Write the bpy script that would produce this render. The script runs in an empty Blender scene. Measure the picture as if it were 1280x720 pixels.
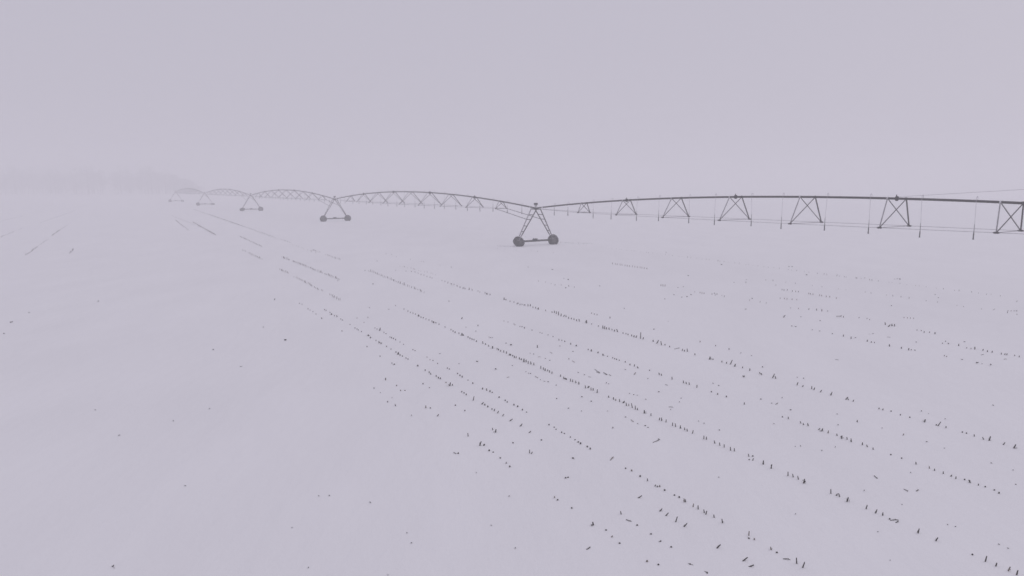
import bpy, bmesh, math, random
from mathutils import Vector, Matrix, noise
rnd = random.Random(11)
S = bpy.context.scene
C = S.collection
PI = math.pi
R = math.radians

# ------------------------------------------------------------------ camera
F_PX, CAM_H = 853.0, 6.4
PITCH = math.atan(127 / 853)
CP, SP = math.cos(PITCH), math.sin(PITCH)

def at(px, py, z=0.0):
    """point of the photograph -> point on the level z"""
    x, y = (px - 640) / F_PX, -(py - 360) / F_PX
    d = Vector((x, CP + y * SP, -SP + y * CP))
    k = (z - CAM_H) / d.z
    return Vector((d.x * k, d.y * k, z))

def depth_of(v):
    return v.y * CP - (v.z - CAM_H) * SP

cam = bpy.data.cameras.new('camera')
cam.sensor_width, cam.lens = 36, 36 * F_PX / 1280
cam.clip_start, cam.clip_end = 0.1, 9000
co = bpy.data.objects.new('camera', cam)
co.location = (0, 0, CAM_H)
co.rotation_euler = (PI / 2 - PITCH, 0, 0)
C.objects.link(co)
S.camera = co

# ------------------------------------------------------------------ materials
def mat(name):
    m = bpy.data.materials.new(name)
    m.use_nodes = True
    nt = m.node_tree
    return m, nt, nt.nodes['Principled BSDF']

def ramp(nt, src, stops):
    r = nt.nodes.new('ShaderNodeValToRGB')
    el = r.color_ramp.elements
    while len(el) < len(stops):
        el.new(0.5)
    for e, (pos, col) in zip(el, stops):
        e.position, e.color = pos, (*col, 1)
    nt.links.new(src, r.inputs[0])
    return r.outputs[0]

def noisy(name, scale, stops, rough=0.8, metal=0.0, bump=0.0, detail=4):
    m, nt, b = mat(name)
    tc = nt.nodes.new('ShaderNodeTexCoord')
    n = nt.nodes.new('ShaderNodeTexNoise')
    n.inputs['Scale'].default_value = scale
    n.inputs['Detail'].default_value = detail
    nt.links.new(tc.outputs['Object'], n.inputs['Vector'])
    nt.links.new(ramp(nt, n.outputs[0], stops), b.inputs['Base Color'])
    b.inputs['Roughness'].default_value = rough
    b.inputs['Metallic'].default_value = metal
    if bump:
        bp = nt.nodes.new('ShaderNodeBump')
        bp.inputs['Strength'].default_value = bump
        bp.inputs['Distance'].default_value = 0.02
        nt.links.new(n.outputs[0], bp.inputs['Height'])
        nt.links.new(bp.outputs[0], b.inputs['Normal'])
    return m

def snow_material():
    m, nt, b = mat('snow')
    tc = nt.nodes.new('ShaderNodeTexCoord')
    mp = nt.nodes.new('ShaderNodeMapping')
    mp.inputs['Rotation'].default_value = (0, 0, -R(29.5))
    mp.inputs['Scale'].default_value = (1.0, 0.4, 1.0)      # drifts run along the rows
    nt.links.new(tc.outputs['Object'], mp.inputs['Vector'])
    def nz(scale, detail, vec):
        n = nt.nodes.new('ShaderNodeTexNoise')
        n.inputs['Scale'].default_value = scale
        n.inputs['Detail'].default_value = detail
        nt.links.new(vec, n.inputs['Vector'])
        return n.outputs[0]
    big = nz(0.35, 3, mp.outputs[0])
    mid = nz(2.2, 4, mp.outputs[0])
    fine = nz(22.0, 3, tc.outputs['Object'])
    col = ramp(nt, big, [(0.3, (0.865, 0.86, 0.875)), (0.7, (0.895, 0.89, 0.905))])
    nt.links.new(col, b.inputs['Base Color'])
    b.inputs['Roughness'].default_value = 0.85
    b.inputs['Specular IOR Level'].default_value = 0.15
    prev = None
    for src, dist, st in ((big, 0.25, 0.26), (mid, 0.06, 0.42), (fine, 0.008, 0.5)):
        bp = nt.nodes.new('ShaderNodeBump')
        bp.inputs['Strength'].default_value = st
        bp.inputs['Distance'].default_value = dist
        nt.links.new(src, bp.inputs['Height'])
        if prev:
            nt.links.new(prev, bp.inputs['Normal'])
        prev = bp.outputs[0]
    nt.links.new(prev, b.inputs['Normal'])
    return m

M_SNOW = snow_material()
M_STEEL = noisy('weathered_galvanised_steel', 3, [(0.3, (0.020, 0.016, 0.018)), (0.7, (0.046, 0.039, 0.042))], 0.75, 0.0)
M_PALE_STEEL = noisy('pale_steel', 6, [(0.35, (0.22, 0.21, 0.225)), (0.7, (0.42, 0.41, 0.43))], 0.8)  # paler than the plain steel; also serves the snow-covered lower legs
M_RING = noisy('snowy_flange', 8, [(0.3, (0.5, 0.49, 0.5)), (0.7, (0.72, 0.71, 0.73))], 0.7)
M_TYRE = noisy('tyre_rubber_with_blown_snow', 7, [(0.50, (0.014, 0.011, 0.012)), (0.63, (0.05, 0.045, 0.046)), (0.73, (0.5, 0.49, 0.51))], 0.9, 0, 0.3)
M_RIM = noisy('wheel_rim', 9, [(0.4, (0.04, 0.034, 0.034)), (0.65, (0.16, 0.15, 0.155))], 0.7, 0.1)
M_DARK = noisy('dark_plastic', 8, [(0.3, (0.03, 0.03, 0.033)), (0.7, (0.05, 0.05, 0.055))], 0.6)
M_BOX = noisy('pale_enamel', 6, [(0.3, (0.42, 0.41, 0.42)), (0.7, (0.52, 0.51, 0.52))], 0.5)
M_HOSE = noisy('frosted_hose', 4, [(0.3, (0.42, 0.41, 0.43)), (0.7, (0.58, 0.57, 0.6))], 0.6)
M_STALK = noisy('dead_corn_stalk', 30, [(0.3, (0.022, 0.016, 0.015)), (0.58, (0.042, 0.032, 0.028)), (0.85, (0.13, 0.10, 0.08))], 0.9, 0, 0.4)
M_PALE = noisy('bleached_corn_stalk', 30, [(0.3, (0.13, 0.11, 0.10)), (0.7, (0.27, 0.23, 0.20))], 0.9)
M_LEAF = noisy('rotten_corn_leaf', 40, [(0.3, (0.018, 0.013, 0.013)), (0.7, (0.055, 0.042, 0.036))], 0.9)
M_BARK = noisy('grey_bark', 3, [(0.3, (0.05, 0.045, 0.043)), (0.7, (0.09, 0.08, 0.075))], 0.9)
M_TWIG = noisy('fog_paled_twigs', 1.5, [(0.3, (0.26, 0.25, 0.255)), (0.7, (0.48, 0.47, 0.48))], 0.9)  # twigs lightened in colour to stand in for thicker haze

# ------------------------------------------------------------------ mesh helpers
def tube(bm, pts, r, n=6, mi=0, cap=True):
    """round bar along pts; r is a number or one per point"""
    pts = [Vector(q) for q in pts]
    rr = r if isinstance(r, (list, tuple)) else [r] * len(pts)
    rings = []
    for i, q in enumerate(pts):
        a = pts[max(i - 1, 0)]
        b = pts[min(i + 1, len(pts) - 1)]
        d = (b - a).normalized()
        u = d.cross(Vector((0, 0, 1)))
        if u.length < 1e-3:
            u = Vector((1, 0, 0))
        u.normalize()
        v = d.cross(u)
        rings.append([bm.verts.new(q + (u * math.cos(2 * PI * k / n) + v * math.sin(2 * PI * k / n)) * rr[i]) for k in range(n)])
    for a, b in zip(rings, rings[1:]):
        for k in range(n):
            f = bm.faces.new((a[k], a[(k + 1) % n], b[(k + 1) % n], b[k]))
            f.material_index = mi
            f.smooth = n > 5
    if cap:
        for ring in (rings[0][::-1], rings[-1]):
            bm.faces.new(ring).material_index = mi

def box(bm, cx, cy, cz, sx, sy, sz, mi=0, bev=0.0):
    m = bmesh.new()
    bmesh.ops.create_cube(m, size=1, matrix=Matrix.Translation((cx, cy, cz)) @ Matrix.Diagonal((sx, sy, sz, 1)))
    if bev:
        bmesh.ops.bevel(m, geom=m.edges[:], offset=bev, segments=2, affect='EDGES')
    vs = {v: bm.verts.new(v.co) for v in m.verts}
    for f in m.faces:
        bm.faces.new([vs[v] for v in f.verts]).material_index = mi
    m.free()

def make(name, bm, mats, parent=None, loc=(0, 0, 0), rot=(0, 0, 0)):
    bmesh.ops.recalc_face_normals(bm, faces=bm.faces[:])
    me = bpy.data.meshes.new(name)
    bm.to_mesh(me)
    bm.free()
    for m in (mats if isinstance(mats, (list, tuple)) else [mats]):
        me.materials.append(m)
    o = bpy.data.objects.new(name, me)
    o.location, o.rotation_euler = loc, rot
    C.objects.link(o)
    if parent:
        o.parent = parent
    return o

def copy_tree(o, parent=None):
    c = o.copy()
    C.objects.link(c)
    if parent:
        c.parent = parent
    for ch in list(o.children):
        copy_tree(ch, c)
    return c

# ------------------------------------------------------------------ ground
bm = bmesh.new()
bmesh.ops.create_grid(bm, x_segments=80, y_segments=80, size=1800)
ground = make('ground', bm, M_SNOW, loc=(0, 900, 0))
ground['kind'] = 'structure'

# ------------------------------------------------------------------ the irrigation machine
DIR = Vector((0.55939, -0.82890, 0))           # along the machine, towards the camera side
T1 = at(669.5, 306.4)
SPAN, PITCH_T = 63.5, 6.05
Z_TOWER, RISE, Z_LOW = 4.05, 1.57, 3.83
HALF_BASE = 2.33

root = bpy.data.objects.new('centre_pivot_irrigator', None)
root.location = T1
root.rotation_euler = (0, 0, math.atan2(DIR.y, DIR.x))
C.objects.link(root)
root['label'] = 'long arched steel irrigation machine on wheeled towers crossing the snowy field into the fog'
root['category'] = 'irrigation machine'

LEAN = [0.0]                                    # the nearest span is jacked a little higher towards its near end
def pipe_z(t):
    u = t / SPAN
    return Z_TOWER + 4 * RISE * u * (1 - u) + LEAN[0] * u ** 5 * (1 - u)

def low_z(t):
    u = t / SPAN
    return Z_LOW + 0.5 * LEAN[0] * u ** 5 * (1 - u)

def half_w(k):          # the truss is narrow and shallow near the towers, widest at mid span
    return 1.87 - 0.069 * (k - 4) ** 2

def spread(k):
    return 0.30 + 0.27 * half_w(k) / 1.87

BASE_STATIONS = STATIONS = [8.15 + PITCH_T * k for k in range(9)]

def leg_y(z):        # how far out a leg stands at this height
    return 0.26 + (HALF_BASE - 0.26) * (Z_TOWER - 0.1 - z) / (Z_TOWER - 0.1 - 0.62)

def leg_x(z):
    return 0.52 - 0.40 * (Z_TOWER - 0.1 - z) / (Z_TOWER - 0.1 - 0.62)

def make_tower(x0):
    bm = bmesh.new()
    zt = Z_TOWER - 0.1
    # top saddle joins all four legs
    box(bm, 0, 0, zt, 1.16, 0.60, 0.09)
    for sy in (-1, 1):
        for sx in (-1, 1):
            lo, hi = 0.66, zt
            top_pale = 0 if not (sy < 0 and sx < 0) else 1  # one leg of the four takes the paler steel
            tube(bm, [(sx * leg_x(lo), sy * leg_y(lo), lo), (sx * leg_x(1.12), sy * leg_y(1.12), 1.12)], 0.05, 6, 1)
            tube(bm, [(sx * leg_x(1.12), sy * leg_y(1.12), 1.12), (sx * leg_x(hi), sy * leg_y(hi), hi)], 0.056, 6, top_pale)
        for z in (1.55, 2.15, 2.84, 3.35):
            tube(bm, [(-leg_x(z), sy * leg_y(z), z), (leg_x(z), sy * leg_y(z), z)], 0.038, 5)
        # foot plate over the wheel hub
        box(bm, 0, sy * (HALF_BASE - 0.02), 0.60, 0.42, 0.30, 0.14, 1)
    tw = make('drive_tower', bm, [M_STEEL, M_PALE_STEEL], root, (x0, 0, 0))
    bm = bmesh.new()
    tube(bm, [(0, -HALF_BASE + 0.1, 0.49), (0, HALF_BASE - 0.1, 0.49)], 0.105, 8)
    make('base_beam', bm, M_STEEL, tw)
    bm = bmesh.new()
    box(bm, 0, 0.02, 0.64, 0.28, 0.34, 0.20, 0, 0.03)
    tube(bm, [(0, -0.40, 0.62), (0, -0.15, 0.62)], 0.075, 10)
    tube(bm, [(0, -0.30, 0.70), (0, -0.30, 0.78)], 0.05, 8)
    make('gear_motor', bm, M_DARK, tw)
    for sy in (-1, 1):
        w = make_wheel(tw)
        w.location = (0.13, sy * HALF_BASE, 0.47)
        w.scale = (1.07, 1.07, 1.07)
        w.rotation_euler = (0, rnd.random() * 6, 0)
    bm = bmesh.new()
    tube(bm, [(0, 0, Z_TOWER), (0, 0, Z_TOWER + 0.22)], 0.035, 6, 1)
    box(bm, 0, 0, Z_TOWER + 0.26, 0.24, 0.20, 0.20, 1, 0.015)
    box(bm, 0, 0, Z_TOWER + 0.46, 0.38, 0.34, 0.22, 0, 0.04)
    make('control_box', bm, [M_DARK, M_BOX], tw)
    return tw

WHEEL = [None]
def make_wheel(parent):
    if WHEEL[0]:
        w = bpy.data.objects.new('wheel', WHEEL[0])
        C.objects.link(w)
        w.parent = parent
        return w
    bm = bmesh.new()
    n, r0 = 40, 0.55
    prof = [(-0.15, 0.30), (-0.205, 0.38), (-0.215, 0.48), (-0.18, 0.545), (0, 0.56), (0.18, 0.545), (0.215, 0.48), (0.205, 0.38), (0.15, 0.30)]
    rings = [[bm.verts.new((x, r * math.cos(2 * PI * k / n), r * math.sin(2 * PI * k / n))) for x, r in prof] for k in range(n)]
    for k in range(n):
        a, b = rings[k], rings[(k + 1) % n]
        for i in range(len(prof) - 1):
            f = bm.faces.new((a[i], a[i + 1], b[i + 1], b[i]))
            f.smooth = True
    # tractor lugs, two slanted rows, sunk into the carcass
    for k in range(20):
        for sx in (-1, 1):
            th = 2 * PI * (k + (0.5 if sx > 0 else 0)) / 20
            pts = []
            for q, dth in ((0.0, 0.0), (0.20, 0.22)):
                a = th + dth
                pts.append((sx * q, 0.572 * math.cos(a), 0.572 * math.sin(a)))
            tube(bm, pts, [0.03, 0.028], 4, 0)
    # rim disc and hub
    for x, r, mi in ((-0.15, 0.30, 1), (0.15, 0.30, 1)):
        sgn = 1 if x > 0 else -1
        outer = [bm.verts.new((x, r * math.cos(2 * PI * k / n), r * math.sin(2 * PI * k / n))) for k in range(n)]
        inner = [bm.verts.new((x * 0.4, 0.12 * math.cos(2 * PI * k / n), 0.12 * math.sin(2 * PI * k / n))) for k in range(n)]
        for k in range(n):
            bm.faces.new((outer[k], outer[(k + 1) % n], inner[(k + 1) % n], inner[k])).material_index = mi
    tube(bm, [(-0.2, 0, 0), (0.2, 0, 0)], 0.125, 14, 1)
    w = make('wheel', bm, [M_TYRE, M_RIM], parent)
    WHEEL[0] = w.data
    return w

def make_span(x0, hoses):
    """a span from the tower at x0 to the one at x0 + SPAN"""
    LEAN[0] = 3.0 if x0 == 0 else 0.0
    STATIONS = [t + (sh if x0 == 0 else 0) for t, sh in zip(BASE_STATIONS, (0, 0, 0, 0, 0.03, 0.10, 0.28, 0.32, 0.2))]
    bm = bmesh.new()
    ts = [SPAN * k / 44 for k in range(45)]
    tube(bm, [(t, 0, pipe_z(t)) for t in ts], 0.077, 10)
    for t in [STATIONS[k] for k in (1, 3, 5, 7)]:                          # bolted pipe flanges
        tube(bm, [(t - 0.05, 0, pipe_z(t)), (t + 0.05, 0, pipe_z(t))], 0.155, 12)
        tube(bm, [(t - 0.03, 0, pipe_z(t) + 0.12), (t - 0.03, 0, pipe_z(t) + 0.24)], 0.035, 6)
    for t in (1.22, 1.34, SPAN - 1.0):                                     # pale ends of the flexible joint
        tube(bm, [(t - 0.06, 0, pipe_z(t)), (t + 0.06, 0, pipe_z(t))], 0.115, 12, 1)
    for k, s in enumerate(STATIONS):
        for q in (-spread(k), spread(k)):
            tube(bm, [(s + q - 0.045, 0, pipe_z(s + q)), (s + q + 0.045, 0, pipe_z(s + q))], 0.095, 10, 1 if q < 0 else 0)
    sp = make('span', bm, [M_STEEL, M_RING], root, (x0, 0, 0))
    # two truss rods from tower to tower through the lower nodes
    for sy in (-1, 1):
        bm = bmesh.new()
        zt = 2.84
        pts = [(0.9, sy * 0.16, 3.97)] + [(s, sy * half_w(k), low_z(s)) for k, s in enumerate(STATIONS)] + [(SPAN - leg_x(zt), sy * leg_y(zt), zt)]
        tube(bm, pts[:2], 0.016, 6, 1)
        tube(bm, pts[1:-1], 0.013, 6, 1)
        tube(bm, pts[-2:], 0.03, 6, 0)
        make('truss_rod', bm, [M_STEEL, M_PALE_STEEL], sp)
    for k, s in enumerate(STATIONS):
        bm = bmesh.new()
        zl = low_z(s)
        hw = half_w(k)
        sq = spread(k)
        for sy in (-1, 1):
            node = (s, sy * hw, zl)
            for q in (-sq, sq):
                thick = 0.044 if (sy > 0 and q > 0) else 0.028
                pale_strut = 1 if (sy < 0 and q < 0) else 0  # one strut of each brace takes the paler steel
                tube(bm, [(s + q, sy * 0.06, pipe_z(s + q) - 0.06), node], thick if not pale_strut else 0.036, 5, pale_strut)
            # node plate lies along the rod
            tube(bm, [(s - 0.17, sy * hw, zl), (s - 0.09, sy * hw, zl), (s + 0.09, sy * hw, zl), (s + 0.17, sy * hw, zl)],
                 [0.02, 0.06, 0.06, 0.02], 6)
        tube(bm, [(s, -hw, zl), (s, hw, zl)], 0.028 if k in (0, 8) else 0.02, 6, 0 if k in (0, 8) else 1)
        make('truss_brace', bm, [M_STEEL, M_PALE_STEEL], sp)
    if hoses:
        drops = [3.56, 5.83]
        for k, s in enumerate(STATIONS):
            drops += [s + 0.26 * PITCH_T, s + (0.70 if k < 4 else 0.75) * PITCH_T]
        drops = [t for t in drops if t < SPAN - 1.5]
        for t in drops:
            z = pipe_z(t)
            j = rnd.uniform(-0.05, 0.05)
            wob = rnd.uniform(-0.05, 0.05)
            zb = 3.36 + rnd.uniform(-0.05, 0.08)
            bm = bmesh.new()
            # gooseneck over the pipe, thin hose, weight and nozzle
            y = -0.17
            tube(bm, [(t, 0, z + 0.05), (t, 0, z + 0.18), (t, -0.035, z + 0.25), (t, -0.085, z + 0.275), (t, -0.135, z + 0.25), (t, y, z + 0.16), (t, y, z + 0.05)], 0.014, 6, 1)
            if z - 0.3 > zb + 0.9:
                tube(bm, [(t, y, z + 0.06), (t + wob * .6, y + j * .5, (z + zb + 0.9) / 2), (t + wob, y + j, zb + 0.88)], 0.010, 6, 1)
            top = min(zb + 0.9, z - 0.02)
            tube(bm, [(t + wob, y + j, top), (t + wob, y + j, zb + 0.4), (t + wob, y + j, zb + 0.38), (t + wob, y + j, zb + 0.10), (t + wob, y + j, zb)],
                 [0.012, 0.020, 0.032, 0.034, 0.042], 8, 0)
            make('drop_hose', bm, [M_DARK, M_HOSE, M_STEEL], sp)
    return sp

for k in (1, 0, -1, -2, -3, -4):
    tw = make_tower(SPAN * k)
    if k == 1:
        bm = bmesh.new()
        tube(bm, [(0.4, 0, Z_TOWER), (0.4, 0, 7.7)], [0.05, 0.03], 8)
        make('mast', bm, M_STEEL, tw)
for k in (0, -1, -2, -3, -4):
    sp = make_span(SPAN * k, k >= -2)
    if k == 0:
        bm = bmesh.new()
        s = STATIONS[5]
        LEAN[0] = 3.0
        tube(bm, [(s + 0.1, 0, pipe_z(s) + 0.1), (SPAN + 0.4, 0, 7.6)], 0.008, 5)
        make('stay_wire', bm, M_PALE_STEEL, sp)

# ------------------------------------------------------------------ marks read off the photograph (zoomed crops)
# x,y[,height[,lean]] in crop pixels; flags d = scrap, l = lying (x,y,dx,dy), c = clump, p = bleached
MARKS = []
def marks(ox, oy, sc, text, flag=''):
    for tok in text.split():
        fl = flag + ''.join(ch for ch in tok if ch.isalpha())
        v = [float(q) for q in ''.join(ch for ch in tok if not ch.isalpha()).split(',')]
        x, y = ox + v[0] / sc, oy + v[1] / sc
        a = v[2] / sc if len(v) > 2 else None
        b = v[3] / sc if len(v) > 3 else 0.0
        MARKS.append((x, y, a, b, fl))

marks(960, 460, 4, '''27,38,26,10 37,46,16,-4 147,78,18,5 174,89,12,4 217,97,18,-2 230,103,16,2 265,115,14,8 317,127,22,6 394,150,18,10 401,155,12,-4
427,163,12,4 555,202,9,3 574,206,11,4 615,218d 662,236d 709,246,8 785,263,18,4c 842,284,8 856,279,24,14 889,294,14,-2 887,256d 972,320,8 992,325,8
1031,336,14,-3 1076,351,16,-5 1109,352,24,8c 1180,377,16,10 1232,390,24,8c 72,246d 101,248,16,-2 163,271,14,-3 176,279,12,-3 199,282,18,-4 256,304,12,8
271,308,18,4c 301,318,18,0p 345,333,14,-2 369,345,18,2c 395,351,16,-3 416,360,22,-3 471,377,18,0 495,389,14,-6 525,402,14,-2 614,435d 668,453d 740,475,16
807,496,16,-3p 832,507,14,-3 875,522,16,-3 916,537,12,8 939,547,16 983,557,8 1007,565,16,-6c 1052,582,12 1155,624,10 145,48d 179,54d 70,150d 44,179,12,-8l
18,178d 112,211d 30,281d 346,232d 447,265,14 571,302d 677,332,12,4p 350,286d 793,371d 882,403d 1117,477d 1226,513d 1238,583d 137,394d 164,392d 336,397d
268,414d 539,547,16,16l 690,613,18,10l 747,613,10,-6l 670,684d 480,615d 1125,188d 768,218d 804,230d 713,525d 1086,596d 1132,612d
17,491,24,4 99,527,26,-2 125,537,20,-3 150,548,20,-5 181,565,24,2c 313,615,28,-3 344,632,14,8 356,634,22,-5 397,655,26,4c''')
marks(960, 560, 4, '''493,294,24,6 541,315,24,6 572,328,20,-2 608,357d 632,362,40,-3l 646,370,14,-8l 752,412,30,4 843,454,24,10 1090,553,32,8 1139,580,24,0
1204,602,28,6p 1245,622,28,4 1022,535d 136,332d 548,420d 897,384d 937,395d 1154,484d 1200,503d 609,563d 44,524d 94,558,14,2l 142,562,34,-4 176,580,38,6 14,500,20,-2p''')
marks(720, 440, 4, '''669,29,18,4c 685,36,8 729,48,10 753,54,10 777,50,26,12 795,66,16,4c 833,77,10 868,87,16 919,104,14,-6 928,110,12,-3
111,4d 134,14d 183,29,8 193,33,8 203,36,8 216,41,8 246,49,10 270,62,10 292,66,14 308,76,12,-5 416,108,14,-3 427,113,12,-4 480,130,16,-2 537,148,16,-2 551,154,14,-2
566,157,16,-2 604,170,18 677,201d 709,209,12p 752,222,10 841,256,14 924,238d 686,159d 714,169d 693,450,18,-4 718,460,18,-4 741,468,20 772,483,22,-2 791,487,20,-2
863,515,18,-4 866,538,6 884,520,8 885,536,14,4 937,552,22,2c 977,572,24 403,446,36,-14l 180,533,18,-18lp 12,452d 23,457d 56,474d 71,482,10 718,392d 713,628d 640,358d
839,127d 933,76d 1074,290d''')
marks(740, 460, 8, '''12,213,24 52,229,36 167,284,28,-3 216,303,32,-4 237,318,20p 275,324,34,-4 318,338,26,14c 344,362,36,-4 368,368,30p 400,375,52,-8 432,394,44,-2
455,408,28,-3 523,436,38,2c 589,464,34 674,508,32,2 695,511,40,-2 739,528,34,-2 806,562,38,2 834,570,40,-4 882,586,40 927,607,34,-4 951,620,32,-3 1008,637,42,6 1117,691,42,-4
1143,700,36,-3 33,20,16,12l 62,48,34,14l 133,60,40,26l 180,73,20,14l 145,153d 165,163d 332,20d 430,54,28,18p 557,110d 576,28d 745,171,24,10l 667,242d 376,259d 415,270d 452,276d
537,316d 790,393,46,4l 789,420d 892,306d 875,344d 1211,158d 1268,180d 1193,240d 1256,258,20 155,434d 211,603dc 335,495d 403,530,24,24lp 458,560d 532,582d 559,597d 1063,534d 1118,558d 1272,625d 668,716d''')
marks(600, 420, 8, '''28,64,28,-6 55,80,20 87,96,22 127,112,28,4c 171,128,20 185,135,20 207,147,22 238,152,30 265,163,30 296,184,22 306,187,20 327,196,18 345,205,30,-4 362,210,24p
394,221,28 412,230,26 439,241,36,2c 462,248,32 482,263,32 508,268,34 539,278,32 607,312,36 634,325,30 652,333,32 676,342,24 695,353,28,-6 719,364,28 805,394,28 838,415,30,-4 850,425,20,-8 863,430,20
904,438,36 926,446,32 957,457,32 988,470,34 1055,507,34,-4 1085,507,26,14c 1110,525,34p 1132,531,30 1172,550,40,2 93,13,16,8lp 125,20d 309,95d 262,76d 574,103,34 502,175d 535,184d 593,211,26,2lp
655,229d 697,248d 711,170,24,16lp 802,104d 928,157d 889,234d 935,258,24,20lp 159,334d 323,299d 282,415,24,-6lp 457,360d 487,375d 505,379d 566,413,30,20lp 605,442d 645,457d 684,462d 760,495d 766,630d 1018,612d
1112,657d 26,528d 65,537d 100,552d 122,569d 192,614d 252,647d 272,663d 339,690d 378,705d 982,370d 1046,392d 1096,411,24,10lp 1180,360,36,24l 1255,380,30,24l 1265,473d
789,36,20,-4 818,43,14 847,53,18,-6 907,75,24 965,94,18,2c 1082,134,16 1113,142,24,2c 1178,166,18 1231,188,16,4c 1275,203,14''')
marks(640, 560, 4, '''568,101,8 598,112,10,-3p 641,140,10 677,158,16,-3 716,186,12,4 727,190,12 738,190,10p 763,210,10 812,237d 836,245,10 861,260,22,-2p 867,262,18,-2 905,284,22p 931,296,22
960,315,20,-4 971,322,22,4 1010,340,18,-2 1050,363,24,-6 745,308,18,14 776,331,18,16 823,356,30,10 867,382,24,14 640,243,16,20 544,323,18,-4 584,364,10,4l 626,388d 695,432d 743,467dc 796,497d
405,376,20,-4c 298,301dc 213,244,14,0p 228,261d 305,52d 268,151d 383,502,10,-6l 470,412d 501,440,12,6p 538,478d 676,565,10,5p 891,582dc 976,624dc 500,54,16,-16lp 1034,490,24,20
1184,425,28,0p 1184,453dc 1211,454,14,0p 1167,555,22,26 1197,587,14,22 732,585d''')
marks(440, 460, 4, '''366,11,10 386,21,10 394,28,12 421,40,10 432,48,10 442,50,12 470,72,8p 490,80,20,3c 502,83,12 549,118,8 560,124,8 571,132,10 608,150,26,4 653,175,14,12 664,183,10 679,192,10
700,205,8 713,209,14,6 730,220,14,6 756,235,14,8 797,258,16,16 846,283,18,12 890,319,12,12
528,27,8 540,36,10 551,43,10 580,60,6 604,75,10 653,104,8 674,112,6p 690,118,6 735,147,6 766,163,6 776,170,6 810,185,6 828,192,8 852,208,10 873,220,6 985,283,8 1011,296,6 1020,306,6 1048,321,8
1062,327,6 1092,345,6 1115,358,6 1130,370,6 1143,378,8 1177,394,6 1191,402,12 355,78,8 387,98,6p 517,188d 564,215d 703,304,14,-2 719,313,18,2c 887,417,20,-2 899,423,14,6
370,192,18,0p 392,202d 430,235,14,8 580,333,20,-2 641,376,26,6c 661,384,10,8 686,411,10 706,420,6 741,449,8 772,473,12 789,492,10 178,168,8 217,184,14,-3 168,57,10,0p 223,87,8,0p 243,112,8p 265,112,6p
143,125d 200,150d 110,103d 297,240d 515,427,14,8l 532,426,8,6 622,525d 947,362d 805,376d 1105,453dc 1068,551d 1080,549d 787,643dc 90,674dc 1022,154d 1083,204d 1149,146d 1147,217d 1197,168d''')
marks(0, 0, 1, '''149.3,544.8dc 231.7,607.5d 141.4,708.5dc 142.3,710.5d 398.5,620.5d 411.7,620d 365,660d 385.3,710d 508.7,666.5d 514,679d 485,719d 14.3,403.7dc 36.4,391d 4.8,417.5d 122.5,377d
301.5,458.5dc 266.5,437.5d 119,513d 262,511.5d 356.6,425.6dc 328.7,409.5d 217,526.5d 343.5,374,2.5,1.5 614,657d 644,685.5d''')
marks(340, 300, 4, '''137,316,6 150,321,6 180,344,8 190,350,6 205,358,6 220,370,6 248,391,10,-4 263,348,8 270,352,8 290,362,8 298,370,10c 312,378,8 325,380,12 344,395,8 352,400,8 390,422,7 415,440,8 425,445,8
432,449,7 447,458,7 482,476,10c 493,487,9c 520,502,8 535,510,14 545,515,12 573,532,9 595,545,7 620,560,9 632,566,14c 640,575,9 652,580,8 670,590,8 680,595,8 730,627,10c
425,390,6p 460,412,6p 515,440,7 525,445,7 540,446,18,6 560,462,7 570,468,7 590,485,7 598,488,9 608,492,9 618,498,9 640,510,6 658,522,6 705,548,7 715,553,6 775,585,6p 790,598,6p 805,602,7 828,617,7 877,640,8 887,645,7
617,328,6p 660,345,7 680,355,8 692,362,8 705,366,9 718,370,8 733,377,12c 745,385,9 757,388,9 770,395,9 785,400,9 800,406,10 808,410,11c 820,414,10 835,420,10 865,435,9 895,448,10 905,454,11 915,460,11 935,466,10
950,470,14c 957,474,11 980,485,10 990,490,11 1000,494,11 1010,498,10 1022,505,11 465,155d 1160,405,6p 1180,410,6p 1215,424,6p 1240,432,6 1262,437,7
525,108d 570,70,5 598,73,5 618,152,6p 670,155,6 697,157,7 715,160,7 730,166,7 745,172,8 760,175,7 775,182,8 790,186,8 800,190,8 850,203,8 865,207,8 880,212,8 895,218,9 910,222,9 925,228,9 940,235,9 955,240,9 965,243,9 985,246,9
1000,248,9p 1030,255,8p 1065,264,10 1075,268,11c 1090,272,9 1160,293,14c 1170,298,9 1190,306,8 1225,318,9 1240,322,9 1260,324,9 66,503d 885,308d 950,390,12,6 1030,427,10 970,438d 1020,458d 1095,490d 583,348d 488,340d
505,222d 480,390d 568,693,9 475,535d 600,615,6 612,623dc 1025,610dc 1120,648dc 840,570d 935,620d 1195,527dc 540,583d 350,457d 330,203,8''')
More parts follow.
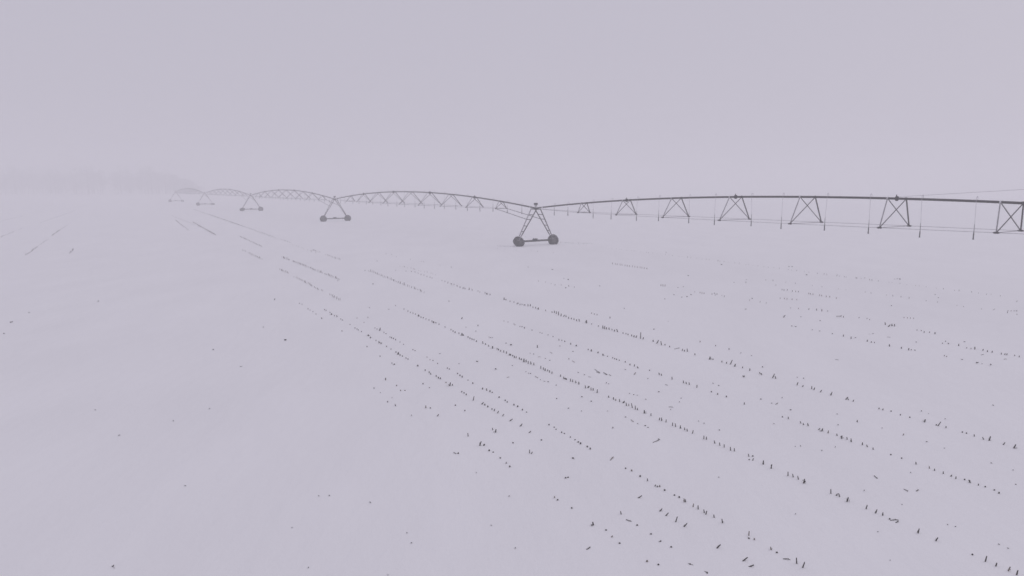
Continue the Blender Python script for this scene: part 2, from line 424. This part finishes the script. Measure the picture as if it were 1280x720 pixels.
marks(640, 300, 4, '''10,310,9 30,316,9 50,322,8 65,325,9 80,325,14 92,325,14 105,335,10 118,338,10 132,342,12c 168,352,10p 200,360,10 212,358,14 222,362,16 232,366,22,-2 245,374,16 260,378,12,6 270,380,12 283,388,12 297,392,10 310,395,11
323,400,12 336,400,16,-2 372,408,18,2c 398,420,7 432,430,8 455,434,20 463,437,18 472,440,14 485,442,14 500,448,10 512,452,12 525,452,18,-6 555,465,9 570,468,9 580,472,9 598,476,12 610,480,12 622,482,14,6 643,476,36 656,490,14
705,503,14 728,508,22,10 745,515,24,-6 765,523,10 788,533,10 826,543,28,-6l 852,548,12 862,552,12 876,550,18,-3 915,571,12 10,420,7 50,433,7 62,440,7 100,450,7 140,462,6 150,466,6 180,474,6 205,483,6
258,193d 282,200d 217,228d 80,138d 202,150d 268,242d 437,232d 490,387,11 398,365,8p 412,370,8 425,373,8 560,343d 745,225,12p 755,226,13p 765,227,12p 830,240d 855,236d 810,275d 850,288d 875,285d 895,276d 940,262,9p 950,264,9p 960,266,9p
1000,270,9p 1012,266,8 1025,270,8 1050,281d 1110,215d 1170,213d 1172,200d 880,180d 765,298d 1047,125d 770,63d 1202,295d 1168,348dc 780,408d 710,448d 940,508,10p 1018,528,8p 1085,545,10 1145,567d 1197,580d 1253,637d 1158,685dc''')
for k in range(15):
    marks(640, 300, 4, '%f,%f,11p' % (503 + 12.3 * k + rnd.uniform(-2, 2), 117 + 1.75 * k))
for k in (0, 1, 2, 4, 5, 7, 8, 11):
    marks(960, 300, 4, '%f,%f,11p' % (202 + 12.8 * k + rnd.uniform(-5, 5), 267 + 2.1 * k))
for k in (0, 2, 3, 5, 7):
    marks(960, 300, 4, '%f,%f,9p' % (60 + 11.8 * k + rnd.uniform(-2, 2), 291 + 1.0 * k))
marks(960, 300, 4, '''70,248,9 80,250,9 96,250,10 122,255,10 138,257,10p 152,258,10 205,345,9,4 243,347,12c 269,351,14c 298,358dc 82,381,14,10 112,342d 152,342,8p 345,382,9 355,382,10 365,380,11,4 377,384,10 455,388,7 495,392,7p 508,398,7p
586,418,16,-2 607,428,14,12c 620,424,15,2 632,425,15 680,388,8p 697,389,8p 712,390,8p 728,391,8p 120,433d 138,436d 165,386d 222,452dc 258,457d 260,405d 320,470d 377,477,12 415,488,14c 436,491d 497,503,12,3 517,510,9 532,512,7 525,470d 508,472d
604,487,18,2l 607,526,15c 667,538,12 703,545,14c 716,548,8 735,554dc 742,512d 745,450,7 766,453,8 780,460,11c 808,461,8 835,465,13 872,516,7 888,506,7 903,520d 953,524,13c 982,511d 993,539,7 1015,542,8p 1034,540,16 1074,548,12c 1097,555,12c 1120,558,12c
1072,574,14,-4l 1166,568,11 1184,571,10c 1194,571,10c 1187,597,16,0l 1233,577,8 1256,582,10 1044,617dc 1071,621d 1114,628dc 882,578,8p 893,582,8p 970,600d 345,600,12,2l 615,330d 192,177dc 442,193d 483,192d 105,135d 120,135d 632,197d 645,196d 658,198d
1245,307,14,-10l 1242,357d 1130,348,14,-8lp 1200,354,7p 1215,354,7p 1230,354,7p 835,275d 850,290d 40,228d''')

# ------------------------------------------------------------------ stub and scrap meshes
def stub_mesh(kind, seed):
    """a cut corn stalk of height 1 along z: tapered, with a node ring, an oblique torn top and shreds of sheath"""
    q = random.Random(seed)
    bm = bmesh.new()
    r = 0.5
    zs = [-0.25, 0.0, 0.30 + q.uniform(-.08, .08), 0.36, 0.42, 0.75, 0.92]
    rs = [1.1, 1.05, 0.9, 1.15, 0.9, 0.85, 0.82]
    bend = q.uniform(-0.5, 0.5) * r
    n = 7
    rings = []
    for z, k in zip(zs, rs):
        rings.append([bm.verts.new((r * k * math.cos(2 * PI * j / n) + bend * max(z, 0) ** 2, r * k * math.sin(2 * PI * j / n), z + (q.uniform(-.08, .12) if z > 0.9 else 0))) for j in range(n)])
    for a, b in zip(rings, rings[1:]):
        for j in range(n):
            bm.faces.new((a[j], a[(j + 1) % n], b[(j + 1) % n], b[j])).smooth = True
    bm.faces.new(rings[-1])
    ns = 3 if kind == 'clump' else q.choice((0, 1, 1, 2))
    for _ in range(ns):                                       # torn leaf sheath, rooted at the node ring
        a = q.uniform(0, 2 * PI)
        d = Vector((math.cos(a), math.sin(a), 0))
        t = Vector((-d.y, d.x, 0))
        z0 = q.choice((0.1, 0.36))
        L = q.uniform(0.8, 1.8) * r * (2.0 if kind == 'clump' else 1.2)
        w = q.uniform(0.35, 0.6) * r
        p0, p1, p2 = d * r * 0.8 + Vector((0, 0, z0)), d * (r + L * 0.6) + Vector((0, 0, z0 + q.uniform(0.05, .35))), d * (r + L) + Vector((0, 0, z0 - q.uniform(0.05, 0.35)))
        pairs = [(p0 - t * w, p0 + t * w), (p1 - t * w, p1 + t * w), (p2 - t * w * .3, p2 + t * w * .3)]
        vs = [[bm.verts.new(x) for x in pr] for pr in pairs]
        for u, v in zip(vs, vs[1:]):
            bm.faces.new((u[0], u[1], v[1], v[0]))
    bmesh.ops.recalc_face_normals(bm, faces=bm.faces[:])
    me = bpy.data.meshes.new('corn_stub')
    bm.to_mesh(me)
    bm.free()
    return me

def scrap_mesh(seed):
    """a curled bit of leaf or husk of width 1"""
    q = random.Random(seed)
    bm = bmesh.new()
    L, W = 5, 3
    g = []
    cx, cy = q.uniform(0.5, 1.3), q.uniform(0.8, 1.8)
    for i in range(L):
        row = []
        for j in range(W):
            u, v = i / (L - 1) - 0.5, j / (W - 1) - 0.5
            w = 0.55 * (1 - (2 * u) ** 2 * 0.7)
            row.append(bm.verts.new((u + q.uniform(-.04, .04), v * w, 0.10 + 0.5 * cx * (u * u) + cy * 0.5 * (v * v) + q.uniform(-.05, .08))))
        g.append(row)
    for i in range(L - 1):
        for j in range(W - 1):
            bm.faces.new((g[i][j], g[i + 1][j], g[i + 1][j + 1], g[i][j + 1])).smooth = True
    geo = bmesh.ops.solidify(bm, geom=bm.faces[:], thickness=0.10)
    bmesh.ops.recalc_face_normals(bm, faces=bm.faces[:])
    me = bpy.data.meshes.new('leaf_scrap')
    bm.to_mesh(me)
    bm.free()
    return me

def stalk_mesh(seed):
    """a broken stalk of length 1 along x, kinked, with nodes and a leaf end"""
    q = random.Random(seed)
    bm = bmesh.new()
    k = q.uniform(-.03, .03)
    pts = [(-.5, 0, .03), (-.2, k, .05), (-.17, k, .05), (.12, k * 1.4, .06), (.15, k * 1.4, .06), (.5, -k, .04)]
    tube(bm, pts, [.032, .026, .036, .025, .034, .016], 7)
    a = Vector((.1, k, .07))
    vs = [[bm.verts.new(a + Vector((dx, dy - w, dz))), bm.verts.new(a + Vector((dx, dy + w, dz)))] for dx, dy, dz, w in ((0, 0, 0, .02), (.12, .05, .03, .025), (.22, .08, -.02, .01))]
    for u, v in zip(vs, vs[1:]):
        bm.faces.new((u[0], u[1], v[1], v[0]))
    bmesh.ops.recalc_face_normals(bm, faces=bm.faces[:])
    me = bpy.data.meshes.new('fallen_stalk')
    bm.to_mesh(me)
    bm.free()
    return me

def two(me, m):
    a = me.copy()
    a.materials.append(m)
    return a

STUBS = [stub_mesh('plain', i) for i in range(8)]
CLUMPS = [stub_mesh('clump', 50 + i) for i in range(4)]
SCRAPS = [scrap_mesh(i) for i in range(7)]
STALKS = [stalk_mesh(i) for i in range(5)]
LIB = {}
for nm, lst in (('stub', STUBS), ('clump', CLUMPS), ('scrap', SCRAPS), ('stalk', STALKS)):
    LIB[nm, 0] = [two(x, M_LEAF if nm == 'scrap' else M_STALK) for x in lst]
    LIB[nm, 1] = [two(x, M_PALE) for x in lst]

C0, CSTEP, VPX, VPY = 1.79, 0.1365, 152.0, 233.0
ROWS = [-3, -2, -1, 0, 4, 8, 12]
ORD = ['zeroth', 'first', 'second', 'third', 'fourth', 'fifth', 'sixth', 'seventh', 'eighth', 'ninth', 'tenth', 'eleventh', 'twelfth', 'thirteenth', 'fourteenth', 'fifteenth',
       'sixteenth', 'seventeenth', 'eighteenth', 'nineteenth']
TENS = ['', '', 'twent', 'thirt', 'fort', 'fift', 'sixt', 'sevent', 'eight', 'ninet']
TENSY = ['', '', 'twenty', 'thirty', 'forty', 'fifty', 'sixty', 'seventy', 'eighty', 'ninety']
def ordinal(n):
    if n < 20:
        return ORD[n]
    if n >= 100:
        return 'hundred-and-' + ordinal(n - 100) if n > 100 else 'hundredth'
    return TENS[n // 10] + 'ieth' if n % 10 == 0 else TENSY[n // 10] + '-' + ORD[n % 10]

items = []
for (x, y, a, b, fl) in MARKS:
    lying, dot, clump, pale = 'l' in fl, 'd' in fl, 'c' in fl and not (y < 450 and x > 900), 'p' in fl
    h = (a if a else 2.2)
    base_y = y + (h * 0.5 - 0.3 if not (lying or dot) else 0)
    g = at(x - (b * 0.5 if not lying else 0), base_y)
    n = ((x - VPX) / (base_y - VPY) - C0) / CSTEP
    row = min(ROWS, key=lambda r: abs(r - n))
    in_row = abs(row - n) < 0.33
    if dot and in_row and not pale:
        dot, a, h = False, 1.9, 1.9                           # short stubs standing in their row
    d = depth_of(g)
    mpp = d / F_PX
    kind = 'fallen_stalk' if lying else 'leaf_scrap' if dot else 'corn_stub'
    zone = ('row', ROWS.index(row)) if in_row else ('zone', sum(1 for r in ROWS if n > r))
    items.append(dict(g=g, d=d, mpp=mpp, h=h, lean=b, kind=kind, clump=clump, pale=pale, zone=zone, px=x, py=y, size=h * (1.6 if clump else 1)))

# far rows: runs of small stubs seen almost as lines (start, end, spacing in metres, height)
RUNS = [((219.5, 275.5), (235.5, 288), .30, .12), ((241, 278), (270, 294.5), .22, .17), ((242, 262), (367, 305), .42, .13), ((262, 268.5), (300, 281.8), .30, .14), ((300, 296), (328, 309), .32, .13),
        ((303, 313), (327, 324.5), .30, .14), ((353, 322), (424, 350), .22, .14), ((350, 337.6), (360, 342), .2, .13), ((369, 347), (425, 376), .27, .13), ((32, 319.5), (47, 309), .34, .13), ((49, 307), (60, 299.5), .8, .10),
        ((65, 295), (75, 287.5), .36, .13), ((76, 287), (84, 282), .9, .12), ((0, 297), (27, 286), .7, .12), ((87, 317), (92, 312), .3, .13), ((0, 277), (30, 270), 1.1, .13), ((50, 279), (95, 263), 1.2, .12), ((40, 267), (110, 257), 1.6, .12),
        ((391, 313), (425, 325), .35, .13), ((461, 339), (530, 366), .24, .12), ((560, 355), (600, 366), .7, .12), ((700, 303), (900, 327), .55, .09), ((900, 327), (1060, 347), .5, .10), ((1060, 347), (1275, 373.5), .45, .08),  # last three runs stand in for faint shading along a snow ridge
        ((670, 352), (760, 366), .8, .1), ((500, 333), (545, 344), .5, .10), ((488, 320), (560, 334), 1.6, .1), ((690, 303.5), (740, 305), .5, .1), ((480, 268), (700, 303), 1.9, .09), ((620, 311), (690, 316), 1.4, .09),
        ((870, 366), (960, 380), .55, .10), ((215, 270), (250, 284), .8, .12), ((320, 290), (395, 317), 1.3, .12), ((955, 350), (1130, 372), .8, .08), ((1120, 371), (1275, 394), .75, .08)]
far = []
for (x0, y0), (x1, y1), step, hh in RUNS:
    a, b = at(x0, y0), at(x1, y1)
    n = max(2, int((b - a).length / step))
    gap = 0
    for k in range(n + 1):
        if gap > 0:
            gap -= 1
            continue
        if rnd.random() < 0.02:
            gap = rnd.randint(2, 7)
        q = a.lerp(b, (k + rnd.uniform(-.35, .35)) / n)
        q.x += rnd.gauss(0, .045)
        far.append((q, hh * rnd.uniform(.55, 1.35), rnd.uniform(-.25, .25), rnd.random() < 0.4, rnd.uniform(.008, .015)))

stubs = sorted((i for i in items if i['kind'] == 'corn_stub'), key=lambda i: -i['size'])
for i in stubs[300:]:
    far.append((i['g'], max(i['h'] - .55, .8) * i['mpp'], i['lean'] / max(i['h'], 1), i['pale'], 0.019))
    i['kind'] = 'far'
scr = sorted((i for i in items if i['kind'] == 'leaf_scrap'), key=lambda i: i['d'])
things = [i for i in items if i['kind'] != 'far']

# ordinals, counted from the near end of each row / strip, per kind
by = {}
for i in things:
    by.setdefault((i['kind'], i['zone']), []).append(i)
for lst in by.values():
    lst.sort(key=lambda i: i['d'])
    for k, i in enumerate(lst):
        i['rank'] = k + 1

ROWNAME = ['first', 'second', 'third', 'fourth', 'fifth', 'sixth', 'seventh']
def where(i):
    t, k = i['zone']
    if t == 'row':
        return 'from near end of %s row from left' % ROWNAME[k], True
    if k == 0:
        return 'from near side, left of all stubble rows', False
    if k == 7:
        return 'from near side, right of the seventh row', False
    return 'from near side between %s and %s rows' % (ROWNAME[k - 1], ROWNAME[k]), False

CAT = {'corn_stub': 'corn stub', 'leaf_scrap': 'leaf scrap', 'fallen_stalk': 'corn stalk'}
GRP = {'corn_stub': 'corn stubs poking through the snow', 'leaf_scrap': 'leaf scraps scattered on the snow', 'fallen_stalk': 'broken stalks lying on the snow'}

def label(i):
    w, _ = where(i)
    if i['kind'] == 'corn_stub':
        size = 'ragged' if i['clump'] else 'tall' if i['h'] > 5 else 'short' if i['h'] < 2.6 else 'small' if i['h'] < 3.4 else 'upright'
        col = 'bleached' if i['pale'] else 'dark'
        ln = i['lean'] / i['h']
        tilt = ' leaning right' if ln > .33 else ' leaning left' if ln < -.3 else ''
        return '%s %s corn stub%s, %s %s' % (size, col, tilt, ordinal(i['rank']), w)
    if i['kind'] == 'leaf_scrap':
        return '%s leaf scrap, %s %s' % ('big dark' if i['clump'] else 'tiny pale' if i['pale'] else 'small dark', ordinal(i['rank']), w)
    return '%s broken stalk lying flat, %s %s' % ('bleached' if i['pale'] else 'dark', ordinal(i['rank']), w)

for k, i in enumerate(things):
    kd = i['kind']
    key = {'corn_stub': 'clump' if i['clump'] else 'stub', 'leaf_scrap': 'scrap', 'fallen_stalk': 'stalk'}[kd]
    pool = LIB[key, 1 if i['pale'] else 0]
    o = bpy.data.objects.new(kd, pool[k % len(pool)])
    g, mpp = i['g'], i['mpp']
    if kd == 'corn_stub':
        h = max(i['h'] - 0.55, 0.9)
        ax = Vector((i['lean'], 0, h))
        L = ax.length * mpp / (CP if abs(i['lean']) < 1 else 1)
        wd = min(max(1.15 * mpp, 0.022), 0.042) * (1.35 if i['clump'] else 1.0)
        ax = (ax.normalized() + Vector((rnd.uniform(-.06, .06), rnd.uniform(-.2, .2), 0))).normalized()
        q = ax.to_track_quat('Z', 'Y').to_matrix().to_4x4() @ Matrix.Rotation(rnd.random() * 6.28, 4, 'Z')
        o.matrix_world = Matrix.Translation(g - Vector((0, 0, 0.004))) @ q @ Matrix.Diagonal((wd, wd, L, 1))
    elif kd == 'leaf_scrap':
        sz = (3.1 if i['clump'] else 2.0 if not i['pale'] else 1.6) * mpp * rnd.uniform(.85, 1.15)
        sz = min(sz, 0.13)
        o.matrix_world = Matrix.Translation(g + Vector((0, 0, -0.05 * sz))) @ Matrix.Rotation(rnd.random() * 6.28, 4, 'Z') @ Matrix.Rotation(rnd.uniform(-.5, .5), 4, 'X') @ Matrix.Diagonal((sz, sz, sz * 1.5, 1))
    else:
        a = at(i['px'] - i['h'] / 2, i['py'] - i['lean'] / 2)
        b = at(i['px'] + i['h'] / 2, i['py'] + i['lean'] / 2)
        v = b - a
        if v.length > 0.55:
            v *= 0.55 / v.length
        L = v.length
        wd = 0.045 if L < 0.35 else 0.035
        s = max(L, 0.12)
        o.matrix_world = Matrix.Translation(g) @ Matrix.Rotation(math.atan2(v.y, v.x), 4, 'Z') @ Matrix.Diagonal((s, .30 if s > .3 else .25, 0.24 if s > .3 else .2, 1))
    C.objects.link(o)
    o['label'], o['category'], o['group'] = label(i), CAT[kd], GRP[kd]

# the small far stubble as one mass
bm = bmesh.new()
for g, h, ln, pale, r in far:
    tube(bm, [g + Vector((0, 0, -.03)), g + Vector((ln * h * .5, rnd.uniform(-.1, .1) * h, h * .55)), g + Vector((ln * h, rnd.uniform(-.2, .2) * h, h))], [r, r, r * .8], 4, 1 if pale else 0)
fs = make('distant_stubble', bm, [M_STALK, M_PALE])
fs['kind'] = 'stuff'
fs['label'] = 'thin lines of faraway corn stubble fading into the fog'

# snow kicked up beside the wheel tracks of the nearest tower
bm = bmesh.new()
for (x0, y0, x1, y1, n) in ((622, 307.2, 641, 308.6, 26), (705, 303.4, 742, 304.6, 30)):
    for k in range(n):
        t = rnd.random()
        g = at(x0 + (x1 - x0) * t, y0 + (y1 - y0) * t + rnd.uniform(-.3, .3))
        m = bmesh.new()
        bmesh.ops.create_icosphere(m, subdivisions=1, radius=rnd.uniform(.05, .13), matrix=Matrix.Translation(g) @ Matrix.Diagonal((1.4, 1.1, .6, 1)))
        for v in m.verts:
            v.co += Vector((rnd.uniform(-.02, .02), rnd.uniform(-.02, .02), rnd.uniform(-.02, .02)))
        vs = {v: bm.verts.new(v.co) for v in m.verts}
        for fc in m.faces:
            bm.faces.new([vs[v] for v in fc.verts])
        m.free()
cl = make('snow_clods', bm, M_SNOW)
cl['kind'] = 'stuff'

# ------------------------------------------------------------------ far wood, one mass in the fog
bm = bmesh.new()
q = random.Random(5)
def tree(bx, by, h, crown):
    tube(bm, [(bx, by, -.2), (bx + q.uniform(-.3, .3), by, h * .45), (bx + q.uniform(-.5, .5), by, h * .9)], [h * .018, h * .013, h * .004], 5, 0)
    limbs = []
    for _ in range(9):
        a, z0 = q.uniform(0, 6.28), h * q.uniform(.25, .75)
        L = crown * q.uniform(.6, 1.1)
        e = Vector((bx + math.cos(a) * L, by + math.sin(a) * L, z0 + L * q.uniform(.4, 1.0)))
        tube(bm, [(bx, by, z0), e], [h * .007, h * .002], 4, 0, False)
        limbs.append(e)
    for _ in range(170):
        if q.random() < .6:
            c = q.choice(limbs) + Vector((q.gauss(0, crown * .35), q.gauss(0, crown * .35), q.gauss(0, h * .08)))
        else:
            a, rr, z = q.uniform(0, 6.28), crown * math.sqrt(q.random()), q.uniform(.18, 1.0)
            rr *= math.sin(PI * min(1, z * .85 + .1)) ** .5
            c = Vector((bx + math.cos(a) * rr, by + math.sin(a) * rr, h * z))
        s = q.uniform(.5, 1.3)
        u = Vector((q.gauss(0, 1), q.gauss(0, 1), q.gauss(0, 1))).normalized() * s
        v = Vector((q.gauss(0, 1), q.gauss(0, 1), q.gauss(0, 1))).normalized() * s
        bm.faces.new([bm.verts.new(c + w) for w in (-u, v * .6, u, -v * .5)]).material_index = 1
for k in range(260):
    px = q.uniform(-330, 250)
    edge = max(0.25, min(1, (262 - px) / 55))
    g = at(px, 243)
    dy = q.uniform(0, 110)
    tree(g.x * (1 + dy / g.y), g.y + dy, 20 * edge * q.uniform(.62, 1.22), 4.2 * q.uniform(.8, 1.2))
wd = make('distant_woodland', bm, [M_BARK, M_TWIG])
wd['kind'] = 'stuff'
wd['label'] = 'bare grey woodland behind the fog at the far left'

# ------------------------------------------------------------------ fog
bm = bmesh.new()
bmesh.ops.create_cube(bm, size=1)
hz = make('haze', bm, [], loc=(0, 900, 13))
hz.scale = (3700, 3700, 28)
m = bpy.data.materials.new('fog')
m.use_nodes = True
nt = m.node_tree
nt.nodes.remove(nt.nodes['Principled BSDF'])
pv = nt.nodes.new('ShaderNodeVolumePrincipled')
pv.inputs['Color'].default_value = (0.985, 0.98, 0.99, 1)
pv.inputs['Anisotropy'].default_value = 0.15
pv.inputs['Density'].default_value = 0.0043
nt.links.new(pv.outputs[0], nt.nodes['Material Output'].inputs['Volume'])
hz.data.materials.append(m)
hz['kind'] = 'stuff'

# ------------------------------------------------------------------ light: overcast
SUN_EL, SUN_AZ = R(32), R(65)
w = bpy.data.worlds.new('World')
S.world = w
w.use_nodes = True
nt = w.node_tree
bg = nt.nodes['Background']
sky = nt.nodes.new('ShaderNodeTexSky')
sky.sky_type = 'NISHITA'
sky.sun_disc = False
sky.sun_elevation = SUN_EL
sky.sun_rotation = SUN_AZ
sky.dust_density = 6
mix = nt.nodes.new('ShaderNodeMix')
mix.data_type = 'RGBA'
mix.inputs[0].default_value = 0.975                     # the cloud cover hides nearly all of the blue
mix.inputs[7].default_value = (5.22, 4.99, 5.83, 1)
nt.links.new(sky.outputs[0], mix.inputs[6])
nt.links.new(mix.outputs[2], bg.inputs['Color'])
bg.inputs['Strength'].default_value = 0.1

sl = bpy.data.lights.new('sun', 'SUN')
sl.energy, sl.angle, sl.color = 0.55, R(35), (1.0, 0.99, 0.995)
so = bpy.data.objects.new('sun', sl)
dv = Vector((math.sin(SUN_AZ) * math.cos(SUN_EL), math.cos(SUN_AZ) * math.cos(SUN_EL), math.sin(SUN_EL)))
so.rotation_euler = dv.to_track_quat('Z', 'Y').to_euler()
so.location = (0, -20, 60)
C.objects.link(so)

# ------------------------------------------------------------------ render
S.view_settings.view_transform = 'Standard'
S.view_settings.look = 'None'
S.view_settings.exposure = 0
S.view_settings.gamma = 1
S.view_settings.use_curve_mapping = False
cy = S.cycles
cy.volume_bounces = 3
cy.max_bounces = 8
cy.diffuse_bounces = 3
cy.use_adaptive_sampling = False
cy.use_denoising = True
cy.denoising_prefilter = 'ACCURATE'
cy.filter_width = 1.6
cy.volume_step_rate = 4
